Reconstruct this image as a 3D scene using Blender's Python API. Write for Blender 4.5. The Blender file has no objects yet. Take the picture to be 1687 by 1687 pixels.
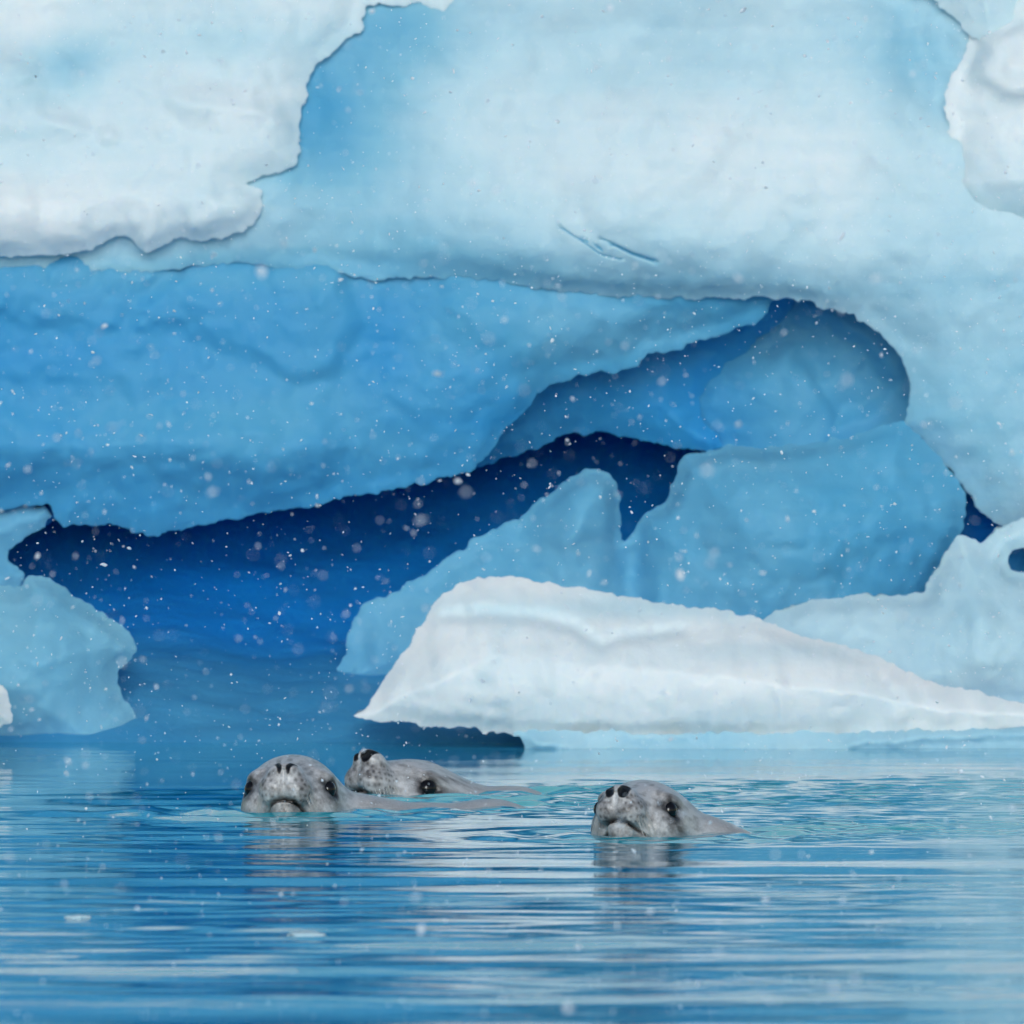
import bpy, bmesh, math, random
import numpy as np
from mathutils import Vector, Matrix
from mathutils.geometry import delaunay_2d_cdt

random.seed(7)
RNG = np.random.default_rng(7)
SC = bpy.context.scene
COL = SC.collection

# ------------------------------------------------------------------ camera, sky, sun, exposure
CAM_H = 1.2            # metres above the water
FPX = 19800.0          # focal length in pixels of the 1687 px photograph
HALF = 843.5
HORIZON = 583.0
PITCH = math.atan((HALF - HORIZON) / FPX)
cam_d = bpy.data.cameras.new('camera')
cam = bpy.data.objects.new('camera', cam_d)
COL.objects.link(cam)
cam.location = (0, 0, CAM_H)
cam.rotation_euler = (math.radians(90) - PITCH, 0, 0)
cam_d.sensor_width = 36
cam_d.lens = FPX / 1687.0 * 36.0
cam_d.clip_start = 0.5
cam_d.clip_end = 6000
cam_d.dof.use_dof = True
cam_d.dof.focus_distance = 30.6
cam_d.dof.aperture_fstop = 11.0
cam_d.dof.aperture_blades = 9
SC.camera = cam

SUN_EL, SUN_AZ = math.radians(14), math.radians(181)   # azimuth clockwise from +Y: low behind the camera, to its left
w = bpy.data.worlds.new('World')
SC.world = w
w.use_nodes = True
nt = w.node_tree
bg = nt.nodes['Background']
sky = nt.nodes.new('ShaderNodeTexSky')
sky.sky_type = 'NISHITA'
sky.sun_disc = False
sky.sun_elevation = SUN_EL
sky.sun_rotation = SUN_AZ
sky.air_density = 1.0
sky.dust_density = 0.5
sky.ozone_density = 1.4
nt.links.new(sky.outputs[0], bg.inputs[0])
bg.inputs[1].default_value = 0.125
sl = bpy.data.lights.new('sun', 'SUN')
sl.energy = 2.05
sl.angle = math.radians(28)
sl.color = (0.87, 0.95, 1.0)
so = bpy.data.objects.new('sun', sl)
COL.objects.link(so)
sd = Vector((math.sin(SUN_AZ) * math.cos(SUN_EL), math.cos(SUN_AZ) * math.cos(SUN_EL), math.sin(SUN_EL)))
so.rotation_euler = sd.to_track_quat('Z', 'Y').to_euler()
so.location = sd * 60
SC.view_settings.view_transform = 'Standard'
SC.view_settings.look = 'None'
SC.view_settings.exposure = -0.2
SC.view_settings.gamma = 1.0
SC.render.engine = 'CYCLES'
SC.cycles.use_adaptive_sampling = True
SC.cycles.adaptive_threshold = 0.045
SC.cycles.max_bounces = 8
SC.cycles.diffuse_bounces = 5

# ------------------------------------------------------------------ helpers
CP, SP = math.cos(PITCH), math.sin(PITCH)

def P(px, py, Y):
    """Point at distance Y (world y) seen at photo pixel px, py (1687 px photo). Arrays allowed."""
    u = (np.asarray(px, float) - HALF) / FPX
    v = (HALF - np.asarray(py, float)) / FPX
    dy = CP + v * SP
    dz = -SP + v * CP
    t = Y / dy
    return u * t, CAM_H + dz * t

def hash3(ix, iy, iz, seed):
    h = (ix.astype(np.int64) * 374761393 + iy.astype(np.int64) * 668265263 + iz.astype(np.int64) * 2147483647 + seed * 974634777) & 0xffffffff
    h = ((h ^ (h >> 13)) * 1274126177) & 0xffffffff
    h = (h ^ (h >> 16)) & 0xffffffff
    h = (h * 2246822519) & 0xffffffff
    h = h ^ (h >> 15)
    return (h & 0xffffff) / float(0xffffff)

def vnoise(p, seed=0):
    i = np.floor(p).astype(np.int64)
    f = p - i
    f = f * f * f * (f * (f * 6 - 15) + 10)
    r = 0
    for dx in (0, 1):
        wx = f[:, 0] if dx else 1 - f[:, 0]
        for dy in (0, 1):
            wy = f[:, 1] if dy else 1 - f[:, 1]
            for dz in (0, 1):
                wz = f[:, 2] if dz else 1 - f[:, 2]
                r = r + wx * wy * wz * hash3(i[:, 0] + dx, i[:, 1] + dy, i[:, 2] + dz, seed)
    return r * 2 - 1

def fbm(p, seed=0, octaves=3, gain=0.5):
    s, a, q = 0, 1.0, np.array(p, float)
    for o in range(octaves):
        s = s + a * vnoise(q, seed + o * 17)
        a *= gain
        q = q * 2.03 + 11.7
    return s

def sstep(x):
    x = np.clip(x, 0, 1)
    return x * x * (3 - 2 * x)

def seg_dist(pts, poly, closed=True):
    """unsigned distance of pts (n,2) to polyline poly (m,2)"""
    a = poly
    b = np.roll(poly, -1, axis=0)
    if not closed:
        a, b = poly[:-1], poly[1:]
    out = np.full(len(pts), 1e9)
    ab = b - a
    L = np.maximum((ab ** 2).sum(1), 1e-12)
    for s in range(0, len(pts), 4000):
        q = pts[s:s + 4000]
        ap = q[:, None, :] - a[None]
        t = np.clip((ap * ab[None]).sum(2) / L[None], 0, 1)
        d = ap - t[..., None] * ab[None]
        out[s:s + 4000] = np.sqrt((d ** 2).sum(2).min(1))
    return out

def inside(pts, poly):
    x, y = pts[:, 0], pts[:, 1]
    c = np.zeros(len(pts), bool)
    m = len(poly)
    j = m - 1
    for i in range(m):
        xi, yi = poly[i]
        xj, yj = poly[j]
        if yi != yj:
            k = ((yi > y) != (yj > y)) & (x < (xj - xi) * (y - yi) / (yj - yi) + xi)
            c ^= k
        j = i
    return c

def resample(poly, step):
    poly = np.array(poly, float)
    q = np.empty((len(poly) * 2, 2))          # one round of corner cutting
    nx = np.roll(poly, -1, axis=0)
    q[0::2] = poly * 0.9 + nx * 0.1
    q[1::2] = poly * 0.1 + nx * 0.9
    nx = np.roll(q, -1, axis=0)
    out = []
    for a, b in zip(q, nx):
        n = max(1, int(round(np.hypot(*(b - a)) / step)))
        for k in range(n):
            out.append(a + (b - a) * k / n)
    return np.array(out)

def tag(o, label=None, cat=None, group=None, kind=None):
    if label: o['label'] = label
    if cat: o['category'] = cat
    if group: o['group'] = group
    if kind: o['kind'] = kind
    return o

def link_mesh(name, verts, faces, m, parent=None, smooth=True, attrs=None):
    me = bpy.data.meshes.new(name)
    me.from_pydata([tuple(v) for v in verts], [], [tuple(int(i) for i in f) for f in faces])
    if smooth:
        me.polygons.foreach_set('use_smooth', [True] * len(me.polygons))
    for k, vals in (attrs or {}).items():
        at = me.attributes.new(k, 'FLOAT', 'POINT')
        at.data.foreach_set('value', np.asarray(vals, np.float32))
    if m: me.materials.append(m)
    me.update()
    o = bpy.data.objects.new(name, me)
    COL.objects.link(o)
    if parent: o.parent = parent
    return o

def empty(name, loc=(0, 0, 0)):
    o = bpy.data.objects.new(name, None)
    o.location = loc
    COL.objects.link(o)
    return o

# ------------------------------------------------------------------ materials
def new_mat(name):
    m = bpy.data.materials.new(name)
    m.use_nodes = True
    n = m.node_tree.nodes
    return m, n, m.node_tree.links, n['Principled BSDF']

def ramp(n, stops):
    r = n.new('ShaderNodeValToRGB')
    e = r.color_ramp.elements
    while len(e) < len(stops): e.new(0.5)
    for k, (p, c) in enumerate(stops):
        e[k].position = p
        e[k].color = (*c, 1)
    return r

def make_ice(name='glacier_ice', sss=0.3):
    m, n, l, b = new_mat(name)
    at = n.new('ShaderNodeAttribute'); at.attribute_name = 'blue'
    tc = n.new('ShaderNodeTexCoord')
    # cloudy density changes in the ice and thin tilted layers
    nz = n.new('ShaderNodeTexNoise'); nz.inputs['Scale'].default_value = 2.6; nz.inputs['Detail'].default_value = 5; nz.inputs['Roughness'].default_value = 0.6
    l.new(tc.outputs['Object'], nz.inputs['Vector'])
    mp = n.new('ShaderNodeMapping'); mp.inputs['Rotation'].default_value = (0, math.radians(-12), 0); mp.inputs['Scale'].default_value = (1.2, 1.2, 14)
    l.new(tc.outputs['Object'], mp.inputs['Vector'])
    ly = n.new('ShaderNodeTexNoise'); ly.inputs['Scale'].default_value = 1.6; ly.inputs['Detail'].default_value = 4
    l.new(mp.outputs[0], ly.inputs['Vector'])
    def mad(src, k, off):
        x = n.new('ShaderNodeMath'); x.operation = 'MULTIPLY_ADD'
        l.new(src, x.inputs[0]); x.inputs[1].default_value = k; x.inputs[2].default_value = off
        return x.outputs[0]
    def add(a, c):
        x = n.new('ShaderNodeMath'); x.operation = 'ADD'; l.new(a, x.inputs[0]); l.new(c, x.inputs[1]); return x.outputs[0]
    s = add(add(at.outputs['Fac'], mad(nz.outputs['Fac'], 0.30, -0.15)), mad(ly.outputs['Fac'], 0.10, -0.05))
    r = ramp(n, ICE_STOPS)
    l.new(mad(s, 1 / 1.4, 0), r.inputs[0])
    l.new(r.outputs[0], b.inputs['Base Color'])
    b.inputs['Roughness'].default_value = 0.55
    b.inputs['Specular IOR Level'].default_value = 0.2
    b.inputs['Subsurface Weight'].default_value = sss
    b.inputs['Subsurface Radius'].default_value = (0.030, 0.040, 0.050)
    b.inputs['Subsurface Scale'].default_value = 1.0
    n1 = n.new('ShaderNodeTexNoise'); n1.inputs['Scale'].default_value = 22; n1.inputs['Detail'].default_value = 6; n1.inputs['Roughness'].default_value = 0.6
    l.new(tc.outputs['Object'], n1.inputs['Vector'])
    vo = n.new('ShaderNodeTexVoronoi'); vo.feature = 'SMOOTH_F1'; vo.inputs['Scale'].default_value = 14
    l.new(tc.outputs['Object'], vo.inputs['Vector'])
    hs = add(mad(n1.outputs['Fac'], 1.0, 0), mad(vo.outputs['Distance'], 0.7, 0))
    bp = n.new('ShaderNodeBump'); bp.inputs['Strength'].default_value = 0.45; bp.inputs['Distance'].default_value = 0.010
    l.new(hs, bp.inputs['Height'])
    l.new(bp.outputs[0], b.inputs['Normal'])
    return m

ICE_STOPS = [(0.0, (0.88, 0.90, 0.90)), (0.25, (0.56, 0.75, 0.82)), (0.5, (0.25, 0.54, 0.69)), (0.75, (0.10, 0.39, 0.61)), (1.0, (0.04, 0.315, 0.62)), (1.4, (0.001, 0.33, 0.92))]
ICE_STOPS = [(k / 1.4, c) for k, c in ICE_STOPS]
ICE = make_ice()
CHIP_ICE = make_ice('chip_ice', 0.0)

# ------------------------------------------------------------------ ice masses
def ice_mass(name, poly, Y0, T, R, back=0.5, blue=0.4, lobes=(), bumps=(), stains=(), lean=(), sink=(), grid=7.0, edge=2.8, flute=0.0, taper=1.0,
             rough=1.0, seed=1, parent=None, creases=()):
    """A solid lump of ice whose outline is poly (photo pixels) at distance Y0.  The face bulges towards the viewer
    by T with an edge rounding of R metres; sides run back by `back` metres."""
    mpp = Y0 / FPX
    T = T * 0.5
    R = max(R * 0.55, 2.3 * T)
    ring = resample(poly, 4.5)
    # ragged, melted rim
    nrm = np.roll(ring, -1, 0) - np.roll(ring, 1, 0)
    nrm = np.stack([nrm[:, 1], -nrm[:, 0]], 1) / np.maximum(np.hypot(nrm[:, 0], nrm[:, 1]), 1e-6)[:, None]
    q = np.stack([ring[:, 0] / 26, ring[:, 1] / 26, np.full(len(ring), seed * 3.1)], 1)
    ring = ring + nrm * (edge * 1.5 * fbm(q, seed, 3, 0.6))[:, None]
    q = np.stack([ring[:, 0] / 9, ring[:, 1] / 9, np.full(len(ring), seed * 1.3)], 1)
    ring = ring + nrm * (edge * 0.8 * fbm(q, seed + 2, 2, 0.6))[:, None]
    x0, y0 = ring.min(0)
    x1, y1 = ring.max(0)
    gx = np.arange(x0, x1, grid)
    gy = np.arange(y0, y1, grid * 0.87)
    G = np.stack(np.meshgrid(gx, gy), -1)
    G[1::2, :, 0] += grid / 2
    G = G.reshape(-1, 2)
    G = G + RNG.uniform(-1, 1, G.shape) * grid * 0.18
    far = (G[:, 1] < -70) | (G[:, 0] < -90) | (G[:, 0] > 1780)
    G = G[~far | (RNG.random(len(G)) < 0.10)]
    G = G[inside(G, ring)]
    G = G[seg_dist(G, ring) > grid * 0.55]
    for (line, wd, h) in creases:              # finer mesh along cracks
        if wd > 8: continue
        ln = np.array(line, float)
        ex = []
        for a, b in zip(ln[:-1], ln[1:]):
            t = (b - a) / np.hypot(*(b - a)); nn = np.array([-t[1], t[0]])
            for k in np.arange(0, np.hypot(*(b - a)), 3.5):
                ex += [a + t * k + nn * o for o in (-7.5, -3.6, -1.5, 0, 1.5, 3.6, 7.5)]
        G = np.concatenate([G[seg_dist(G, ln, False) > 9], np.array(ex)])
    pts = np.concatenate([ring, G])
    nR = len(ring)
    res = delaunay_2d_cdt([Vector(p) for p in pts], [], [list(range(nR))], 1, 1e-4)
    V = np.array([tuple(v) for v in res[0]])
    F = [f for f in res[2] if len(f) == 3]
    orig = res[3]
    onring = np.array([any(k < nR for k in o) for o in orig])
    d = seg_dist(V, ring) * mpp
    d[onring] = 0
    e = np.clip(d / R, 0, 1)
    prof = 1 - (1 - e) ** 2
    prof[onring] = 0
    X, Z = P(V[:, 0], V[:, 1], Y0)
    y = Y0 - T * prof
    fade = sstep(d / 0.05)
    q = np.stack([X, Z, np.full(len(X), seed * 7.3)], 1)
    y = y - 0.55 * rough * fade * (0.05 * fbm(q * 2.2, seed + 3, 2) + 0.022 * fbm(q * 6.5, seed + 5, 3)
                            + 0.012 * (np.abs(fbm(q * 11, seed + 9, 2)) * 2 - 0.7))
    if flute:
        y = y - flute * fade * fbm(np.stack([X * 14 + Z * 3, Z * 2.5, np.zeros(len(X))], 1), seed + 50, 3)
    for (lp, h, soft) in lobes:
        lp = resample(lp, 12)
        sdv = seg_dist(V, lp) * np.where(inside(V, lp), 1, -1)
        wob = 7 * fbm(np.stack([V[:, 0] / 40, V[:, 1] / 40, np.full(len(V), seed + 1.7)], 1), seed + 31, 3)
        y = y - h * fade * sstep((sdv + wob) / soft)
    for (bx, by, rx, ry, h) in bumps:
        y = y - h * fade * np.exp(-((V[:, 0] - bx) / rx) ** 2 - ((V[:, 1] - by) / ry) ** 2)
    for (line, wd, h) in creases:
        dl = seg_dist(V, np.array(line, float), False)
        y = y + h * fade * np.exp(-(dl / wd) ** 2)
    for (pz, k) in lean:                       # lean back by k metres per metre above photo row pz
        y = y + k * np.maximum(0, (pz - V[:, 1]) * mpp)
    for (pz, k) in sink:                       # and back again below row pz
        y = np.where(onring, y, y + k * np.maximum(0, (V[:, 1] - pz) * mpp))
    bl = np.full(len(V), blue)
    for (bx, by, rx, ry, dv) in stains:  # shifts in ice blueness; some put the shade of recesses into the colour
        bl = bl + dv * np.exp(-((V[:, 0] - bx) / rx) ** 2 - ((V[:, 1] - by) / ry) ** 2)
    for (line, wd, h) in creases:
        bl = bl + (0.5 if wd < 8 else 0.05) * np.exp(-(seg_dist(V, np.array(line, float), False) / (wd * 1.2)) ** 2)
    verts = list(zip(X, y, Z))
    faces = [tuple(f) for f in F]
    blues = list(bl)
    # sides and back
    loop = []
    used = {}
    for k in range(len(V)):
        for o in orig[k]:
            if o < nR: used[o] = k
    loop = [used[k] for k in range(nR) if k in used]
    prev = []                                  # the sides start on their own vertices: a crisp broken edge
    for i in loop:
        prev.append(len(verts)); verts.append(verts[i]); blues.append(bl[i])
    c = V[loop].mean(0)
    Lp = V[loop]
    tg = np.roll(Lp, -1, 0) - np.roll(Lp, 1, 0)
    area = (Lp[:, 0] * np.roll(Lp[:, 1], -1) - np.roll(Lp[:, 0], -1) * Lp[:, 1]).sum()
    inw = np.stack([-tg[:, 1], tg[:, 0]], 1) / np.maximum(np.hypot(tg[:, 0], tg[:, 1]), 1e-6)[:, None] * (1 if area > 0 else -1)
    draft = taper * min(0.09 * back, 0.16) / mpp       # the sides taper inwards towards the back
    for _ in range(10):
        inw = (inw + np.roll(inw, 1, 0) + np.roll(inw, -1, 0)) / 3
    inw = inw / np.maximum(np.hypot(inw[:, 0], inw[:, 1]), 0.3)[:, None]
    fac = np.zeros(len(loop))
    for fq in (0.04, 0.1, 0.2, 0.35, 0.6, 1.0):            # less where the ice is thin or notched
        cand = Lp + inw * draft * fq
        ok = (seg_dist(cand, Lp) > 0.6 * draft * fq) & inside(cand, Lp)
        fac = np.where(ok & (fac >= 0), fq, fac)
    for _ in range(5):
        fac = (fac + np.roll(fac, 1) + np.roll(fac, -1)) / 3
    yb = max(y[loop].max() if len(lean) else Y0, Y0)
    for j, t in enumerate((0.06, 0.3, 0.65, 1.0)):
        cur = []
        for li, i in enumerate(loop):
            wv = 0.03 * math.sin(i * 0.21 + j * 2.1 + seed)
            px, py = V[i] + inw[li] * draft * fac[li] * t ** 0.8
            xx, zz = P(px, py, Y0)
            cur.append(len(verts))
            yy = y[i] + (Y0 + back - y[i]) * t if back > 1 else y[i] + back * t
            verts.append((float(xx), float(yy + wv * (t < 1)), float(zz)))
            blues.append(bl[i])
        n = len(loop)
        for k in range(n):
            faces.append((prev[k], prev[(k + 1) % n], cur[(k + 1) % n], cur[k]))
        prev = cur
    cap = {i: k for i, k in zip(loop, prev)}
    for k in range(len(V)):
        if k not in cap:
            px, py = V[k]
            if d[k] < draft * mpp:
                nr = int(((Lp - V[k]) ** 2).sum(1).argmin())
                px, py = V[k] + inw[nr] * max(0.0, draft * fac[nr] - d[k] / mpp)
            xx, zz = P(px, py, Y0)
            cap[k] = len(verts); verts.append((float(xx), float(Y0 + back), float(zz))); blues.append(bl[k])
    faces += [(cap[f[0]], cap[f[2]], cap[f[1]]) for f in F]
    o = link_mesh(name, verts, faces, ICE, parent, True, {'blue': blues})
    bm = bmesh.new(); bm.from_mesh(o.data)
    bm.normal_update()
    fr = [f for f in bm.faces if f.index < len(F)]
    if sum(f.normal.y * f.calc_area() for f in fr) > 0: bmesh.ops.reverse_faces(bm, faces=fr)
    sd = [f for f in bm.faces if f.index >= len(F)]
    bmesh.ops.recalc_face_normals(bm, faces=sd)
    bm.to_mesh(o.data); bm.free()
    return o

berg = empty('iceberg', (0, 38.5, 0))
tag(berg, 'huge pale blue iceberg with an open arched cave, filling the whole background', 'iceberg')
def part(name, *a, **k):
    o = ice_mass(name, *a, **k)
    o.parent = berg
    o.matrix_parent_inverse = Matrix.Translation((0, -38.5, 0))
    return o

TOP = -1150
# tier 1: the outer face, its lower edge is the mouth of the arch, its right leg reaches the water
part('ice_face', [(-700, 480), (-300, 468), (0, 452), (100, 445), (200, 448), (300, 442), (400, 430), (470, 442), (540, 440), (600, 462),
     (680, 456), (760, 452), (850, 470), (950, 484), (1050, 490), (1150, 492), (1270, 490), (1330, 500), (1400, 520), (1450, 550), (1480, 580),
     (1500, 632), (1490, 690), (1530, 740), (1570, 780), (1600, 818), (1637, 862), (1700, 880), (1780, 905), (1900, 1000), (2000, 1290),
     (2500, 1290), (2500, TOP), (-700, TOP)],
     38.4, 0.20, 0.16, back=4.2, blue=0.28, seed=2, lean=((420, 0.22), (50, 0.3)), grid=9,
     bumps=[(1150, 230, 460, 260, 0.13), (590, 150, 120, 260, -0.08)],
     stains=[(525, 170, 100, 130, 0.40), (600, 270, 170, 130, 0.16), (650, 40, 110, 70, 0.30), (640, 400, 280, 60, 0.14), (1150, 260, 400, 130, -0.20), (1520, 100, 90, 110, 0.18), (500, 448, 560, 36, 0.26), (1200, 475, 420, 30, 0.10), (1600, 700, 300, 260, 0.20)],  # bare blue ice; the cleft is deepened further to paint in its shade
     lobes=[([(1390, -60), (1450, 60), (1430, 180), (1500, 260), (1700, 260), (1700, 60), (1600, 40), (1540, -10)], -0.12, 130)],
     creases=[([(925, 376), (948, 392), (975, 402), (992, 412)], 0.9, 0.02), ([(1012, 404), (1040, 418), (1076, 430)], 1.5, 0.03), ([(990, 394), (1003, 398)], 0.9, 0.02), ([(960, 399), (990, 420), (1022, 428)], 0.8, 0.015)])
# tier 2: the arch roof, left part
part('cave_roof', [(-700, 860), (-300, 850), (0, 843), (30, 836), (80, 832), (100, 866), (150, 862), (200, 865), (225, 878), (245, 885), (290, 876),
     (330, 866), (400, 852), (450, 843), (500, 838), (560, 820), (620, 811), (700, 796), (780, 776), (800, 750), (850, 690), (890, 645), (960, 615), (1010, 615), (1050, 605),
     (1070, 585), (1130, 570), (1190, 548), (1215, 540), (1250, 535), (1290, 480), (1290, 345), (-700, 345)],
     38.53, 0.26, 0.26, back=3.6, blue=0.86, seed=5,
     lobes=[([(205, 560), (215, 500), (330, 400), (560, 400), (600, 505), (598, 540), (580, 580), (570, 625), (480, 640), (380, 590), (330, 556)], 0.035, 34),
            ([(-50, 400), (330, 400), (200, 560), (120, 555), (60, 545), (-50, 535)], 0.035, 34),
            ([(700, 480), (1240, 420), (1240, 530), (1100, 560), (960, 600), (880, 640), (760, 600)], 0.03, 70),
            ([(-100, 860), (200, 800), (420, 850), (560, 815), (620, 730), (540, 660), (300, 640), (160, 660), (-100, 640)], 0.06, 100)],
     stains=[(1000, 530, 260, 80, -0.22), (430, 690, 260, 70, -0.08), (60, 590, 160, 60, 0.12), (630, 555, 60, 80, 0.13), (350, 455, 500, 26, -0.14), (900, 690, 160, 40, 0.14), (330, 820, 400, 40, 0.04)])  # notches and cleft of the roof darkened, recess shade painted as deeper blue
# tier 3: the inner roof, deeper in
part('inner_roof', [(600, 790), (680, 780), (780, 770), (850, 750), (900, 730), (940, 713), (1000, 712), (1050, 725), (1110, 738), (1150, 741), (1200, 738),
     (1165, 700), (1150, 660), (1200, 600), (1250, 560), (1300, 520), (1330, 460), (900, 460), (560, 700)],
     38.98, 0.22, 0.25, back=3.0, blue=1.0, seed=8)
# the recessed right wall of the cave
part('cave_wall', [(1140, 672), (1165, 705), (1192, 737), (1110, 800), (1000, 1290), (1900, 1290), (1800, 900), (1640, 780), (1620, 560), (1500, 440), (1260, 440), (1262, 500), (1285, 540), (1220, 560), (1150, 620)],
     39.0, 0.24, 0.30, back=2.5, blue=0.76, seed=11, stains=[(1680, 925, 60, 60, 0.30), (1615, 860, 45, 70, 0.65), (1180, 700, 60, 80, 0.14)],  # deeper blue paints shade behind the ledge hole and in the gap
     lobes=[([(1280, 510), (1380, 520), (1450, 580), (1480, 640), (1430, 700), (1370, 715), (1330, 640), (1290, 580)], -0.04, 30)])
# left leg of the arch
part('arch_leg', [(-700, 790), (-300, 800), (0, 838), (45, 833), (80, 838), (86, 850), (70, 868), (42, 885), (16, 905), (14, 925), (40, 948), (30, 990), (20, 1100), (20, 1290), (-700, 1290)],
     38.6, 0.30, 0.22, back=4.0, blue=0.66, seed=14)
# cave back
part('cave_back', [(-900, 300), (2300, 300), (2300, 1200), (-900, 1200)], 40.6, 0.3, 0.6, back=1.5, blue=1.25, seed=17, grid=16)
# overhang of old snow, upper left
part('snow_overhang', [(900, TOP), (860, -160), (790, -60), (750, 8), (737, 52), (727, 38), (716, 14), (690, 1), (655, 8), (620, 2), (600, 12), (592, 48), (560, 76), (526, 100), (510, 126), (503, 150), (498, 200), (495, 240), (490, 276), (440, 291), (402, 301),
     (432, 318), (430, 345), (404, 382), (380, 391), (330, 396), (290, 393), (262, 408), (238, 416), (225, 398), (195, 391), (160, 406), (120, 419), (60, 416), (30, 421), (0, 424),
     (-300, 440), (-700, 450), (-700, TOP)],
     38.30, 0.18, 0.14, back=3.0, blue=0.16, seed=21, lean=((330, 0.30), (-50, 0.35)), grid=8,
     lobes=[([(-60, 280), (60, 278), (150, 300), (240, 345), (290, 390), (230, 440), (-60, 440)], 0.04, 90),
            ([(300, 345), (380, 312), (432, 316), (430, 350), (380, 395), (290, 395)], 0.02, 30),
            ([(-60, 40), (40, 78), (76, 105), (80, 142), (160, 190), (250, 240), (-60, 260)], 0.05, 60),
            ([(180, 130), (330, 115), (480, 150), (500, 240), (300, 230)], 0.08, 100)],
     stains=[(110, 110, 70, 45, 0.22), (300, 70, 330, 45, 0.10), (80, 350, 190, 60, -0.16), (400, 170, 150, 60, -0.08), (60, 30, 80, 60, -0.1)])
# snow lump, top right
part('snow_mound', [(1760, -300), (1640, -150), (1640, 30), (1601, 48), (1590, 95), (1568, 122), (1559, 150), (1563, 192), (1556, 250), (1564, 320), (1575, 420), (1610, 520), (1900, 600), (2300, 600), (2300, -300)],
     38.32, 0.30, 0.20, back=1.6, blue=0.06, seed=24, lean=((330, 0.2),), sink=((300, 0.7),), stains=[(1700, 400, 300, 110, 0.3)], lobes=[([(1610, 30), (1800, 0), (1800, 180), (1640, 180), (1580, 130)], 0.08, 40)])
part('snow_cornice', [(1300, -300), (1420, -60), (1500, -18), (1542, -4), (1566, 18), (1602, 60), (1640, 75), (1670, 40), (1690, -40), (1700, -300)],
     38.28, 0.25, 0.15, back=1.2, blue=0.2, seed=26, lean=((330, 0.2),))
# ramp of ice that rises out of the water into the cave
def ramp_ice():
    xs = np.arange(-3.5, 3.5, 0.05); ys = np.arange(36.9, 43.6, 0.05)
    Xg, Yg = np.meshgrid(xs, ys)
    q = np.stack([Xg.ravel(), Yg.ravel(), np.zeros(Xg.size)], 1)
    z = -0.05 + 0.27 * (1 - np.exp(-np.maximum(q[:, 1] - 36.95, -0.1) / 0.8)) + 0.02 * (q[:, 1] - 37) + 0.06 * np.exp(-((q[:, 0] + 1.35 - 0.1 * (q[:, 1] - 37)) / 0.35) ** 2) * sstep((q[:, 1] - 37) / 1.2)
    z = z + 0.30 * np.clip((q[:, 1] - 38.5) / 1.2, 0, 2.5) ** 2
    z = z + 0.022 * fbm(q * 1.7, 3, 3) + 0.012 * fbm(q * 7, 5, 2)
    nx, ny = len(xs), len(ys)
    verts = [tuple(v) for v in np.stack([q[:, 0], q[:, 1], z], 1)]
    f = [(j * nx + i, j * nx + i + 1, (j + 1) * nx + i + 1, (j + 1) * nx + i) for j in range(ny - 1) for i in range(nx - 1)]
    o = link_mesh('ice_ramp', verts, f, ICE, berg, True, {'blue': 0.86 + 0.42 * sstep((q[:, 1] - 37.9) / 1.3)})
    o.matrix_parent_inverse = Matrix.Translation((0, -38.5, 0))
ramp_ice()

def lump(name, label, cat, *a, group=None, **k):
    o = ice_mass(name, *a, **k)
    return tag(o, label, cat, group)

# pale block with the pointed fin behind the white floe
lump('ice_block', 'pale blue ice block with a rounded fin standing behind the white floe', 'ice block',
     [(960, 1290), (850, 1232), (700, 1188), (612, 1152), (562, 1134), (556, 1105), (573, 1070), (569, 1040), (588, 1010), (600, 990), (640, 985), (660, 968), (700, 945), (740, 915), (780, 890), (820, 868),
      (860, 847), (895, 820), (925, 799), (958, 776), (985, 770), (1006, 780), (1016, 805), (1023, 845), (1026, 892), (1046, 862), (1080, 840), (1104, 812), (1112, 790), (1117, 765),
      (1135, 750), (1180, 741), (1226, 731), (1262, 738), (1310, 733), (1400, 720), (1488, 690), (1534, 742), (1576, 784), (1592, 815), (1582, 890), (1545, 945), (1525, 1000), (1560, 1290)],
     38.2, 0.36, 0.22, back=0.9, blue=0.68, seed=31, taper=0.35,
     bumps=[(960, 850, 70, 90, 0.10), (1250, 830, 160, 120, 0.14), (1040, 960, 30, 80, -0.10)], stains=[(1490, 900, 120, 150, 0.12), (900, 900, 150, 90, -0.04)])
lump('ice_ledge', 'pale blue low ice ledge with a round hole, at the right behind the floe', 'ice ledge',
     [(1180, 1290), (1215, 1050), (1255, 1020), (1292, 1000), (1332, 990), (1400, 982), (1470, 981), (1522, 975), (1532, 945), (1560, 910), (1577, 880), (1600, 890), (1616, 896),
      (1641, 870), (1690, 852), (1800, 830), (2000, 800), (2000, 890), (1800, 900), (1690, 903), (1668, 905), (1656, 919), (1663, 935), (1690, 943), (1800, 955), (2000, 960), (2000, 1290)],
     37.6, 0.32, 0.22, back=0.25, taper=0.4, blue=0.28, seed=34, bumps=[(1600, 1050, 160, 90, 0.12)])
lump('ice_boulder', 'rounded pale blue ice boulder at the left edge of the cave mouth', 'ice boulder',
     [(-200, 1290), (-220, 1000), (-100, 962), (20, 966), (55, 948), (90, 955), (130, 984), (165, 1005), (200, 1030), (226, 1060), (218, 1088), (198, 1104), (196, 1130), (215, 1170), (260, 1215), (330, 1290)],
     37.3, 0.38, 0.30, back=0.8, blue=0.55, seed=37, bumps=[(90, 1080, 110, 110, 0.08)])
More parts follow.
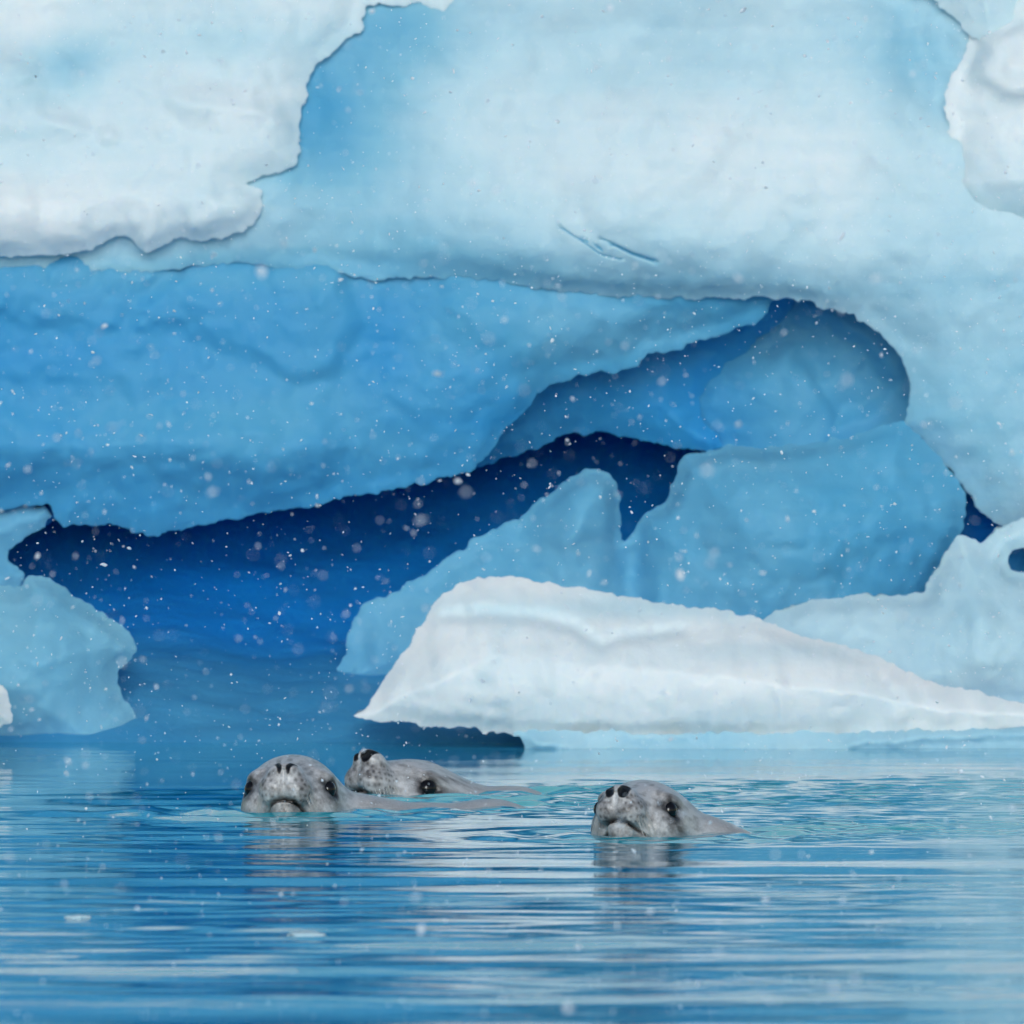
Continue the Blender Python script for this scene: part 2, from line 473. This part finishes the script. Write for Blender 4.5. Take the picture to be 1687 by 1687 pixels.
lump('ice_fragment', 'small white ice fragment cut by the left edge, in front of the boulder', 'ice fragment',
     [(-90, 1210), (-90, 1080), (-30, 1100), (0, 1118), (14, 1145), (20, 1165), (18, 1190), (0, 1197), (-20, 1260), (-90, 1260)], 36.4, 0.12, 0.10, back=0.3, blue=0.08, seed=39, grid=5)

floe = empty('ice_floe', (0, 36.6, 0))
tag(floe, 'bright white wedge-shaped ice floe lying in front of the cave, tapering to the right', 'ice floe')
def fpart(name, *a, **k):
    o = ice_mass(name, *a, **k); o.parent = floe; o.matrix_parent_inverse = Matrix.Translation((0, -36.6, 0))
fpart('snow_body', [(582, 1181), (600, 1168), (625, 1130), (655, 1085), (680, 1050), (703, 1010), (725, 985), (755, 962), (790, 951), (830, 953), (880, 962), (940, 968), (1000, 976),
     (1050, 984), (1110, 996), (1140, 1000), (1175, 1004), (1210, 1010), (1245, 1018), (1290, 1038), (1340, 1055), (1400, 1068), (1450, 1083), (1490, 1105), (1530, 1122), (1580, 1132),
     (1640, 1146), (1690, 1160), (1800, 1185), (1950, 1205), (1690, 1203), (1640, 1203), (1590, 1208), (1540, 1207), (1480, 1210), (1420, 1213), (1300, 1216), (1100, 1214), (900, 1212),
     (850, 1212), (820, 1205), (760, 1201), (700, 1194), (640, 1190)],
     36.60, 0.24, 0.16, back=0.55, blue=0.03, lean=((1215, 0.22),), seed=41, grid=5, edge=2.4, flute=0.006, rough=0.6,
     bumps=[(860, 1120, 200, 90, 0.05), (1250, 1130, 220, 70, 0.05)],
     creases=[([(735, 1015), (820, 1012), (900, 1018), (950, 1035), (990, 1062), (1020, 1050), (1080, 1045), (1120, 1038)], 12, 0.022), ([(840, 1030), (800, 1110), (770, 1190)], 14, 0.006)],
     stains=[(1000, 1000, 400, 24, 0.16), (1300, 1075, 250, 20, 0.10)])  # upper slope of the floe toned down, its shade put into the colour
fpart('waterline_foot', [(842, 1204), (860, 1222), (884, 1250), (1000, 1262), (1300, 1262), (1700, 1258), (1950, 1250), (1950, 1200), (1690, 1198), (1400, 1206), (1000, 1206)],
     36.53, 0.24, 0.06, back=0.5, blue=0.38, seed=43, grid=6,
     lobes=[([(1385, 1240), (1420, 1222), (1480, 1214), (1700, 1208), (2000, 1200), (2000, 1262), (1385, 1262)], -0.04, 14)])

# ------------------------------------------------------------------ water
SEAL_SPOTS = [(-0.58, 31.45), (-0.20, 32.75), (0.36, 29.95)]
def make_water():
    ylines = np.concatenate([[-1500, -400, -120, -40, 0], np.arange(8, 19.5, 0.5), np.arange(19.5, 37.4, 0.0125), np.arange(37.5, 44, 0.25), [46, 60, 120, 400, 1500]])
    xlines = np.concatenate([[-1500, -400, -100, -30, -12, -6, -4], np.arange(-3, 3.01, 0.025), [4, 6, 12, 30, 100, 400, 1500]])
    Xg, Yg = np.meshgrid(xlines, ylines)
    X, Y = Xg.ravel(), Yg.ravel()
    rg = np.random.default_rng(5)
    def sea(lams, spread, slope):
        z = np.zeros(len(X))
        for lam in lams:
            a = rg.normal(0, spread)
            k = 2 * math.pi / lam
            z += slope / k * np.sin(k * (math.sin(a) * X + math.cos(a) * Y) + rg.uniform(0, 6.28))
        return z * math.sqrt(2.0 / len(lams))
    q = np.stack([X * 0.9, Y * 0.35, np.zeros(len(X))], 1)
    patch = np.clip(0.75 + 0.7 * fbm(q, 9, 3), 0.15, 1.8)
    patch2 = np.clip(0.7 + 1.1 * fbm(np.stack([X * 1.3, Y * 1.1, np.zeros(len(X))], 1), 19, 3), 0.1, 2.2)
    long = sea(rg.uniform(0.55, 1.6, 40), 0.13, 0.021)
    short = sea(rg.uniform(0.16, 0.42, 60), 0.3, 0.018)
    chop = sea(rg.uniform(0.06, 0.22, 90), 0.8, 0.15)
    calm = 1 - 0.75 * sstep((Y - 32.6) / 2.2)
    fade = sstep((Y - 17) / 3) * (1 - sstep((Y - 37.2) / 1)) * (1 - sstep((np.abs(X) - 3) / 1.5))
    # turbulent wakes that trail to the right behind the seals
    wake = np.zeros(len(X))
    for sx, sy in SEAL_SPOTS:
        dx = X - sx - 0.1
        wake += sstep(dx / 0.25) * np.exp(-np.maximum(dx, 0) / 1.5) * np.exp(-((Y - sy - 0.35 - 0.25 * dx) / (0.55 + 0.3 * np.abs(dx))) ** 2)
        r = np.hypot(X - sx, (Y - sy) * 0.8)
        wake += 0.55 * np.exp(-(np.hypot(X - sx, (Y - sy + 0.25) * 0.55) / 0.3) ** 2)
    wake = np.clip(wake, 0, 1.3)
    z = (long * patch + short * patch2) * calm + chop * wake * 0.9
    for sx, sy in SEAL_SPOTS:                       # rings pushed out by the heads
        r = np.hypot(X - sx, Y - sy)
        z += 0.006 * np.cos((r - 0.2) * 2 * math.pi / 0.22) * np.exp(-((r - 0.25) / 0.3) ** 2)
    z *= fade
    nx, ny = len(xlines), len(ylines)
    me = bpy.data.meshes.new('water')
    i = np.arange((ny - 1) * (nx - 1)); r, c = i // (nx - 1), i % (nx - 1)
    a = r * nx + c
    F = np.stack([a, a + 1, a + nx + 1, a + nx], 1)
    me.vertices.add(len(X)); me.vertices.foreach_set('co', np.stack([X, Y, z], 1).astype(np.float32).ravel())
    me.loops.add(F.size); me.loops.foreach_set('vertex_index', F.astype(np.int32).ravel())
    me.polygons.add(len(F)); me.polygons.foreach_set('loop_start', np.arange(0, F.size, 4, dtype=np.int32))
    me.update(calc_edges=True)
    me.polygons.foreach_set('use_smooth', [True] * len(F))
    at = me.attributes.new('churn', 'FLOAT', 'POINT'); at.data.foreach_set('value', wake.astype(np.float32))
    m, n, l, b = new_mat('sea_water')
    av = n.new('ShaderNodeAttribute'); av.attribute_name = 'churn'
    mx = ramp(n, [(0.0, (0.006, 0.42, 0.62)), (0.9, (0.06, 0.60, 0.62))])
    l.new(av.outputs['Fac'], mx.inputs[0])
    l.new(mx.outputs[0], b.inputs['Base Color'])
    b.inputs['Roughness'].default_value = 0.04
    b.inputs['IOR'].default_value = 1.333
    tc = n.new('ShaderNodeTexCoord')
    mp = n.new('ShaderNodeMapping'); mp.inputs['Scale'].default_value = (6, 14, 1)
    l.new(tc.outputs['Object'], mp.inputs['Vector'])
    nz = n.new('ShaderNodeTexNoise'); nz.inputs['Scale'].default_value = 1.0; nz.inputs['Detail'].default_value = 3
    l.new(mp.outputs[0], nz.inputs['Vector'])
    bp = n.new('ShaderNodeBump'); bp.inputs['Strength'].default_value = 0.25; bp.inputs['Distance'].default_value = 0.004
    l.new(nz.outputs['Fac'], bp.inputs['Height']); l.new(bp.outputs[0], b.inputs['Normal'])
    me.materials.append(m)
    o = bpy.data.objects.new('water', me); COL.objects.link(o)
    tag(o, kind='structure')
make_water()

# ------------------------------------------------------------------ seals
def smin(a, b, k):
    h = np.clip(0.5 + 0.5 * (b - a) / k, 0, 1)
    return b + (a - b) * h - k * h * (1 - h)

def smax(a, b, k): return -smin(-a, -b, k)

def ell(p, c, r):
    c, r = np.array(c), np.array(r)
    q = (p - c) / r
    k0 = np.sqrt((q ** 2).sum(-1)) + 1e-9
    k1 = np.sqrt(((q / r) ** 2).sum(-1)) + 1e-9
    return k0 * (k0 - 1) / k1

def cap(p, a, b, ra, rb):
    a, b = np.array(a, float), np.array(b, float)
    ab = b - a
    t = np.clip(((p - a) @ ab) / (ab @ ab), 0, 1)
    d = np.sqrt(((p - a - t[..., None] * ab) ** 2).sum(-1))
    return d - (ra + (rb - ra) * t)

def surface_nets(f, org, h):
    s = f < 0
    nx, ny, nz = f.shape
    cnt = np.zeros((nx - 1, ny - 1, nz - 1), np.int32)
    acc = np.zeros((nx - 1, ny - 1, nz - 1, 3), np.float32)
    off = [(0, 0, 0), (1, 0, 0), (0, 1, 0), (1, 1, 0), (0, 0, 1), (1, 0, 1), (0, 1, 1), (1, 1, 1)]
    sub = lambda A, o: A[o[0]:nx - 1 + o[0], o[1]:ny - 1 + o[1], o[2]:nz - 1 + o[2]]
    for i in range(8):
        for j in range(i + 1, 8):
            oi, oj = off[i], off[j]
            if sum(abs(oi[k] - oj[k]) for k in range(3)) != 1: continue
            m = sub(s, oi) != sub(s, oj)
            fi, fj = sub(f, oi)[m], sub(f, oj)[m]
            t = fi / (fi - fj)
            acc[m] += np.array(oi) + t[:, None] * (np.array(oj) - np.array(oi))
            cnt[m] += 1
    act = cnt > 0
    idx = np.full(cnt.shape, -1, np.int64)
    idx[act] = np.arange(act.sum())
    I = np.argwhere(act)
    V = (I + acc[act] / cnt[act][:, None]) * h + org
    F = []
    for ax in range(3):
        a1, a2 = (ax + 1) % 3, (ax + 2) % 3
        lo = [slice(1, -1)] * 3; lo[ax] = slice(0, f.shape[ax] - 1)
        hi = [slice(1, -1)] * 3; hi[ax] = slice(1, f.shape[ax])
        A, B = s[tuple(lo)], s[tuple(hi)]
        for sign in (True, False):
            m = np.argwhere((A != B) & (A == sign))
            if not len(m): continue
            base = m.copy()
            base[:, a1] += 1; base[:, a2] += 1
            def g(d1, d2):
                c = base.copy(); c[:, a1] -= d1; c[:, a2] -= d2
                return idx[c[:, 0], c[:, 1], c[:, 2]]
            q = np.stack([g(1, 1), g(0, 1), g(0, 0), g(1, 0)], 1)
            if not sign: q = q[:, ::-1]
            F.append(q)
    return V, np.concatenate(F)

def make_fur():
    m, n, l, b = new_mat('wet_seal_fur')
    at = n.new('ShaderNodeAttribute'); at.attribute_name = 'fur'
    tc = n.new('ShaderNodeTexCoord')
    nz = n.new('ShaderNodeTexNoise'); nz.inputs['Scale'].default_value = 34; nz.inputs['Detail'].default_value = 6; nz.inputs['Roughness'].default_value = 0.7
    l.new(tc.outputs['Object'], nz.inputs['Vector'])
    n2 = n.new('ShaderNodeTexNoise'); n2.inputs['Scale'].default_value = 180; n2.inputs['Detail'].default_value = 3
    l.new(tc.outputs['Object'], n2.inputs['Vector'])
    a = n.new('ShaderNodeMath'); a.operation = 'MULTIPLY_ADD'; l.new(nz.outputs['Fac'], a.inputs[0]); a.inputs[1].default_value = 0.20; a.inputs[2].default_value = -0.10
    c = n.new('ShaderNodeMath'); c.operation = 'MULTIPLY_ADD'; l.new(n2.outputs['Fac'], c.inputs[0]); c.inputs[1].default_value = 0.35; c.inputs[2].default_value = -0.175
    s = n.new('ShaderNodeMath'); l.new(a.outputs[0], s.inputs[0]); l.new(c.outputs[0], s.inputs[1])
    s2 = n.new('ShaderNodeMath'); l.new(s.outputs[0], s2.inputs[0]); l.new(at.outputs['Fac'], s2.inputs[1])
    r = ramp(n, [(0.0, (0.60, 0.58, 0.585)), (0.3, (0.34, 0.325, 0.325)), (0.65, (0.11, 0.10, 0.10)), (1.0, (0.005, 0.005, 0.006))])
    l.new(s2.outputs[0], r.inputs[0]); l.new(r.outputs[0], b.inputs['Base Color'])
    b.inputs['Roughness'].default_value = 0.32
    b.inputs['Specular IOR Level'].default_value = 0.5
    bp = n.new('ShaderNodeBump'); bp.inputs['Strength'].default_value = 0.4; bp.inputs['Distance'].default_value = 0.003
    l.new(n2.outputs['Fac'], bp.inputs['Height']); l.new(bp.outputs[0], b.inputs['Normal'])
    return m
FUR = make_fur()
EYE, _n, _l, _b = new_mat('seal_eye')
_b.inputs['Base Color'].default_value = (0.006, 0.005, 0.006, 1); _b.inputs['Roughness'].default_value = 0.04; _b.inputs['Specular IOR Level'].default_value = 0.4
WHISK, _n, _l, _b = new_mat('whisker')
_b.inputs['Base Color'].default_value = (0.5, 0.48, 0.46, 1); _b.inputs['Roughness'].default_value = 0.4

def tube(bm, pts, r0, r1, seg=5):
    rings = []
    pts = [Vector(p) for p in pts]
    for i, p in enumerate(pts):
        t = (pts[min(i + 1, len(pts) - 1)] - pts[max(i - 1, 0)]).normalized()
        u = t.orthogonal().normalized(); v = t.cross(u)
        r = r0 + (r1 - r0) * i / (len(pts) - 1)
        rings.append([bm.verts.new(p + (u * math.cos(2 * math.pi * k / seg) + v * math.sin(2 * math.pi * k / seg)) * r) for k in range(seg)])
    for a, b in zip(rings, rings[1:]):
        for k in range(seg): bm.faces.new((a[k], a[(k + 1) % seg], b[(k + 1) % seg], b[k]))
    bm.faces.new(rings[0][::-1]); bm.faces.new(rings[-1])

def seal(label, origin, yaw, pitch, roll, scale, body, nostril, nr, crown=0.1, nose_up=0.0, whisk=False, seed=0):
    """origin: head centre (world); yaw: degrees the nose points to the left of the camera; pitch: nose up;
    body: (dx,dy,z,r) stations of neck and back; nostril: the line each nostril follows in head space."""
    ps, th = math.radians(yaw), math.radians(pitch)
    f = Vector((-math.sin(ps) * math.cos(th), -math.cos(ps) * math.cos(th), math.sin(th)))
    l = Vector((math.cos(ps), -math.sin(ps), 0))
    u = f.cross(l).normalized()
    if u.z < 0: u = -u
    rq = Matrix.Rotation(math.radians(roll), 3, f)
    l, u = rq @ l, rq @ u
    M = np.array([f, l, u])          # rows: local axes
    O = np.array(origin)
    def loc(W): return ((W - O) @ M.T) / scale
    def wor(L): return (np.array(L) * scale) @ M + O
    sta = [np.array([origin[0] + b[0], origin[1] + b[1], b[2]]) for b in body]
    rad = [b[3] for b in body]
    def sym(p):
        q = p.copy(); q[..., 1] = np.abs(q[..., 1]); return q
    def mouthline(q):
        b = np.minimum(q[..., 1], 0.075)
        cm = -0.043 - 0.10 * b - 5.0 * b * b
        m = sstep((q[..., 0] - 0.085) / 0.02) * sstep((0.074 - q[..., 1]) / 0.012)
        return np.exp(-((q[..., 2] - cm) / 0.0042) ** 2) * m
    def nostrils(q):
        d = 1e9
        for a, b in zip(nostril, nostril[1:]): d = np.minimum(d, cap(q, a, b, nr, nr))
        return d
    def headsdf(p):
        q = sym(p)
        d = ell(q, (-0.03, 0, 0.018), (0.14, 0.116, crown))
        d = smin(d, ell(q, (-0.02, 0, -0.03), (0.12, 0.108, 0.09)), 0.03)
        d = smin(d, cap(q, (0.03, 0, 0.0), (0.168, 0, 0.0), 0.088, 0.046), 0.05)
        d = smin(d, ell(q, (0.04, 0.062, -0.035), (0.075, 0.05, 0.055)), 0.04)         # cheeks
        d = smin(d, ell(q, (0.172, 0.028, -0.016), (0.044, 0.034, 0.036)), 0.022)       # whisker pads
        d = smin(d, ell(q, (0.192, 0.0, 0.024 + nose_up), (0.032 + nose_up * 0.5, 0.034 + nose_up * 0.8, 0.022 + nose_up * 0.4)), 0.02)  # nose
        d = smin(d, cap(q, (0.02, 0, -0.062), (0.150, 0, -0.060), 0.066, 0.034), 0.02) # lower jaw
        d = smin(d, ell(q, (0.055, 0.078, 0.046), (0.032, 0.022, 0.014)), 0.03)         # brow
        d = smax(d, -ell(q, (0.068, 0.108, 0.017), (0.020, 0.016, 0.017)), 0.012)       # eye sockets
        d = smax(d, -nostrils(q), 0.004)
        d = smax(d, -cap(q, (0.224, 0, 0.018), (0.218, 0, -0.03), 0.004, 0.003), 0.008)   # groove under the nose
        return d + 0.008 * mouthline(q)
    neck0 = wor((-0.06, 0, -0.01))
    def sdf(W):
        d = headsdf(loc(W)) * scale
        p0, r0 = neck0, 0.098 * scale
        bd = 1e9
        for p1, r1 in zip(sta, rad):
            bd = np.minimum(bd, cap(W, p0, p1, r0, r1)) if isinstance(bd, float) else smin(bd, cap(W, p0, p1, r0, r1), 0.05)
            p0, r0 = p1, r1
        return smin(d, bd, 0.05)
    h = 0.0058
    lo = np.minimum(O - 0.30, np.min([s - r for s, r in zip(sta, rad)], axis=0)) - 0.02
    hi = np.maximum(O + 0.30, np.max([s + r for s, r in zip(sta, rad)], axis=0)) + 0.02
    lo[2] = -0.36; hi[2] = O[2] + 0.26
    n = np.ceil((hi - lo) / h).astype(int)
    ax = [lo[k] + np.arange(n[k]) * h for k in range(3)]
    f3 = np.empty(tuple(n), np.float32)
    YY, ZZ = np.meshgrid(ax[1], ax[2], indexing='ij')
    for i in range(n[0]):
        W = np.stack([np.full(YY.shape, ax[0][i]), YY, ZZ], -1)
        f3[i] = sdf(W)
    f3[:, :, 0] = np.maximum(f3[:, :, 0], 0.001)
    V, F = surface_nets(f3, lo, h)
    me = bpy.data.meshes.new('seal_body')
    bm = bmesh.new()
    bv = [bm.verts.new(v) for v in V]
    for q in F: bm.faces.new([bv[k] for k in q])
    hd = O + 0.09 * np.array(f) * scale
    for rad_sel in (0.20, 0.16):
        es = [e for e in bm.edges if all((np.linalg.norm(np.array(v.co) - hd) < rad_sel * scale and v.co.z > -0.03) for v in e.verts)]
        if rad_sel < 0.2:
            es = [e for e in es if loc(np.array(e.verts[0].co)[None])[0][0] > 0.04]
        bmesh.ops.subdivide_edges(bm, edges=es, cuts=1, use_grid_fill=True)
    W = np.array([v.co[:] for v in bm.verts])
    for _ in range(3):
        d = sdf(W)
        e = 0.0008
        g = np.stack([(sdf(W + np.eye(3)[k] * e) - sdf(W - np.eye(3)[k] * e)) / (2 * e) for k in range(3)], 1)
        g2 = np.maximum((g ** 2).sum(1), 0.15)
        step = np.clip(d / g2, -0.004, 0.004)
        W = W - g * step[:, None] * 0.8
    # body folds on the neck
    for v, wv in zip(bm.verts, W): v.co = wv
    bmesh.ops.recalc_face_normals(bm, faces=bm.faces[:])
    bm.to_mesh(me); bm.free()
    me.polygons.foreach_set('use_smooth', [True] * len(me.polygons))
    # fur tone: markings, painted sheen on top, darkened nostrils and mouth line
    L = loc(W); q = sym(L)
    G = lambda c, r: np.exp(-(((q - np.array(c)) / np.array(r)) ** 2).sum(1))
    fur = np.full(len(W), 0.13)
    fur += 1.0 * G((0.070, 0.098, 0.014), (0.030, 0.04, 0.027))
    fur += 0.30 * G((0.060, 0.098, 0.017), (0.055, 0.05, 0.045))
    fur += 0.32 * G((0.045, 0.11, -0.03), (0.035, 0.05, 0.035))
    fur += 0.24 * G((0.190, 0.030, -0.012), (0.055, 0.045, 0.04))
    fur += 0.50 * G((0.15, 0.0, -0.095), (0.09, 0.05, 0.034))
    fur += 0.09 * fbm(W * 9, seed + 4, 3)
    fur += 0.24 * fbm(L * np.array((22, 75, 75)), seed + 8, 3) * sstep((L[:, 0] + 0.12) / 0.1)
    fur -= 0.10 * sstep((W[:, 2] - 0.07) / 0.05)  # paler with height: wet sheen on top painted into the fur colour
    fur += 1.2 * sstep((0.004 - nostrils(q)) / 0.005)  # nostril hollows painted black, their shade put into the colour
    fur += 0.6 * mouthline(q)
    # rows of whisker pits on the pads
    az = np.arctan2(q[:, 1] - 0.004, q[:, 0] - 0.150)
    el = np.arctan2(q[:, 2] + 0.014, np.hypot(q[:, 1] - 0.004, q[:, 0] - 0.150))
    jit = np.random.default_rng(seed).normal(0, 0.035, (5, 7, 2))
    for r in range(5):
        for k in range(7):
            fur += 0.34 * np.exp(-((az - 0.30 - 0.21 * k - 0.09 * (r % 2) - jit[r, k, 0]) ** 2 + (el - 0.42 + 0.27 * r - 0.05 * k - jit[r, k, 1]) ** 2) / 0.065 ** 2) * (L[:, 0] > 0.10)
    at = me.attributes.new('fur', 'FLOAT', 'POINT'); at.data.foreach_set('value', np.clip(fur, 0, 1).astype(np.float32))
    me.materials.append(FUR)
    o = bpy.data.objects.new('seal', me); COL.objects.link(o)
    tag(o, label, 'seal', 'seals swimming in the open water')
    # eyes
    for sgn in (1, -1):
        eb = bmesh.new()
        bmesh.ops.create_uvsphere(eb, u_segments=24, v_segments=16, radius=1)
        c = wor((0.067, 0.0895 * sgn, 0.017))
        Mx = Matrix(((f[0], l[0], u[0]), (f[1], l[1], u[1]), (f[2], l[2], u[2])))
        for v in eb.verts:
            v.co = Vector(c) + (Mx @ Vector((v.co.x * 0.0235, v.co.y * 0.020, v.co.z * 0.022))) * scale
        em = bpy.data.meshes.new('eye'); eb.to_mesh(em); eb.free()
        em.polygons.foreach_set('use_smooth', [True] * len(em.polygons)); em.materials.append(EYE)
        eo = bpy.data.objects.new('eye', em); COL.objects.link(eo); eo.parent = o
    if whisk:
        for sgn in (1, -1):
            wb = bmesh.new()
            rr = random.Random(seed * 10 + sgn)
            for r in range(4):
                for k in range(3):
                    a = Vector((0.190 - 0.020 * k + rr.uniform(-0.005, 0.005), 0.050 + 0.005 * k, -0.006 - 0.011 * r + rr.uniform(-0.004, 0.004)))
                    ln = rr.uniform(0.035, 0.085)
                    dr = Vector((-0.35 - 0.2 * k + rr.uniform(-0.25, 0.25), 0.5, -0.85 + rr.uniform(-0.2, 0.2))).normalized()
                    pts = []
                    for t in (0, 0.33, 0.66, 1):
                        pnt = a + dr * ln * t + Vector((-0.018 * t * t, -0.004 * t * t, -0.02 * t * t))
                        pts.append(wor((pnt.x, pnt.y * sgn, pnt.z)))
                    tube(wb, pts, (0.0011 if nose_up else 0.0006) * scale, 0.0004 * scale)
            wm = bpy.data.meshes.new('whiskers'); wb.to_mesh(wm); wb.free(); wm.materials.append(WHISK)
            wo = bpy.data.objects.new('whiskers', wm); COL.objects.link(wo); wo.parent = o
    return o

SLIT = [(0.226, 0.010, 0.014), (0.221, 0.011, 0.030), (0.207, 0.020, 0.041), (0.198, 0.028, 0.040)]
OPEN = [(0.224, 0.016, 0.020), (0.212, 0.020, 0.038), (0.202, 0.021, 0.046)]
seal('grey seal facing the viewer head-on, frowning mouth half under water', (-0.575, 31.50, 0.020), 5, 18, 0, 1.10,
     [(0.20, 0.14, -0.082, 0.105), (0.52, 0.28, -0.137, 0.148), (1.0, 0.44, -0.32, 0.20)], SLIT, 0.0036, crown=0.102, whisk=True, seed=1)
seal('grey seal swimming behind the other two, snout raised in profile', (-0.257, 32.85, -0.034), 46, 25, 0, 1.14,
     [(0.27, 0.10, -0.098, 0.10), (0.60, 0.22, -0.24, 0.16), (1.0, 0.34, -0.33, 0.20)], [(a, b, c + 0.011) for a, b, c in OPEN], 0.0115, crown=0.085, nose_up=0.009, whisk=True, seed=2)
seal('grey seal at the right with both nostrils open and its head tilted up', (0.328, 30.05, 0.026), 20, 17, 0, 1.0,
     [(0.16, 0.12, -0.075, 0.10), (0.42, 0.26, -0.19, 0.14), (0.9, 0.45, -0.32, 0.20)], [(a, b + 0.003, c + 0.002) for a, b, c in OPEN], 0.0128, crown=0.086, whisk=True, seed=3)

# ------------------------------------------------------------------ floating chips and falling snow
def chip(label, px, py, wpx, hpx, seed):
    Y = FPX * CAM_H / (py - HORIZON)
    x, z = P(px, py, Y)
    s = Y / FPX
    bm = bmesh.new()
    bmesh.ops.create_icosphere(bm, subdivisions=4, radius=1)
    co = np.array([v.co[:] for v in bm.verts])
    r = 1 + 0.25 * fbm(co * 1.6, seed, 3)
    for v, k in zip(bm.verts, r):
        v.co = Vector((v.co.x * k * wpx * s / 2, v.co.y * k * wpx * s / 3, v.co.z * k * hpx * s))
    me = bpy.data.meshes.new('ice_chip'); bm.to_mesh(me); bm.free()
    me.polygons.foreach_set('use_smooth', [True] * len(me.polygons))
    at = me.attributes.new('blue', 'FLOAT', 'POINT'); at.data.foreach_set('value', np.full(len(me.vertices), 0.22, np.float32))
    me.materials.append(CHIP_ICE)
    o = bpy.data.objects.new('ice_chip', me); COL.objects.link(o)
    o.location = (float(x), Y, 0.0)
    tag(o, label, 'ice chip', 'ice chips afloat in the foreground')
chip('larger white ice chip afloat in the foreground below the seals', 505, 1541, 60, 7, 3)
chip('tiny flat white ice chip afloat near the left edge', 128, 1512, 44, 4, 8)

def snow():
    N = 20000
    rg = np.random.default_rng(12)
    base = bmesh.new(); bmesh.ops.create_icosphere(base, subdivisions=1, radius=1)
    bv = np.array([v.co[:] for v in base.verts]); bf = np.array([[v.index for v in f.verts] for f in base.faces]); base.free()
    pos = np.stack([rg.uniform(-2.2, 2.2, N), rg.uniform(15, 36.5, N), rg.uniform(0.03, 3.0, N)], 1)
    keep = ~((pos[:, 1] > 35.6))
    pos = pos[keep]; N = len(pos)
    size = 0.0008 + 0.0008 * rg.gamma(1.3, 0.8, N)
    size = np.where(pos[:, 1] < 22, size * 1.15, size)
    size = np.where((pos[:, 1] < 25) & (rg.random(N) < 0.03), size * 1.9, size)
    V, F = [], []
    for i in range(N):
        A = rg.normal(size=(3, 3)); Q, _ = np.linalg.qr(A)
        st = np.array([1.4, 0.95, 0.7]) * rg.uniform(0.6, 1.3, 3)
        v = (bv * (1 + rg.uniform(-0.35, 0.35, (len(bv), 1)))) * st * size[i]
        V.append(v @ Q + pos[i]); F.append(bf + i * len(bv))
    m, n, l, b = new_mat('snowflake')
    b.inputs['Base Color'].default_value = (0.88, 0.94, 1.0, 1); b.inputs['Roughness'].default_value = 0.7
    tr = n.new('ShaderNodeBsdfTranslucent'); tr.inputs[0].default_value = (0.95, 0.95, 0.95, 1)
    mxs = n.new('ShaderNodeMixShader'); mxs.inputs[0].default_value = 0.15
    l.new(b.outputs[0], mxs.inputs[1]); l.new(tr.outputs[0], mxs.inputs[2]); l.new(mxs.outputs[0], n['Material Output'].inputs[0])
    o = link_mesh('falling_snow', np.concatenate(V), np.concatenate(F), m, None, False)
    tag(o, 'white snowflakes falling all through the air before the ice', 'snow', None, 'stuff')
snow()
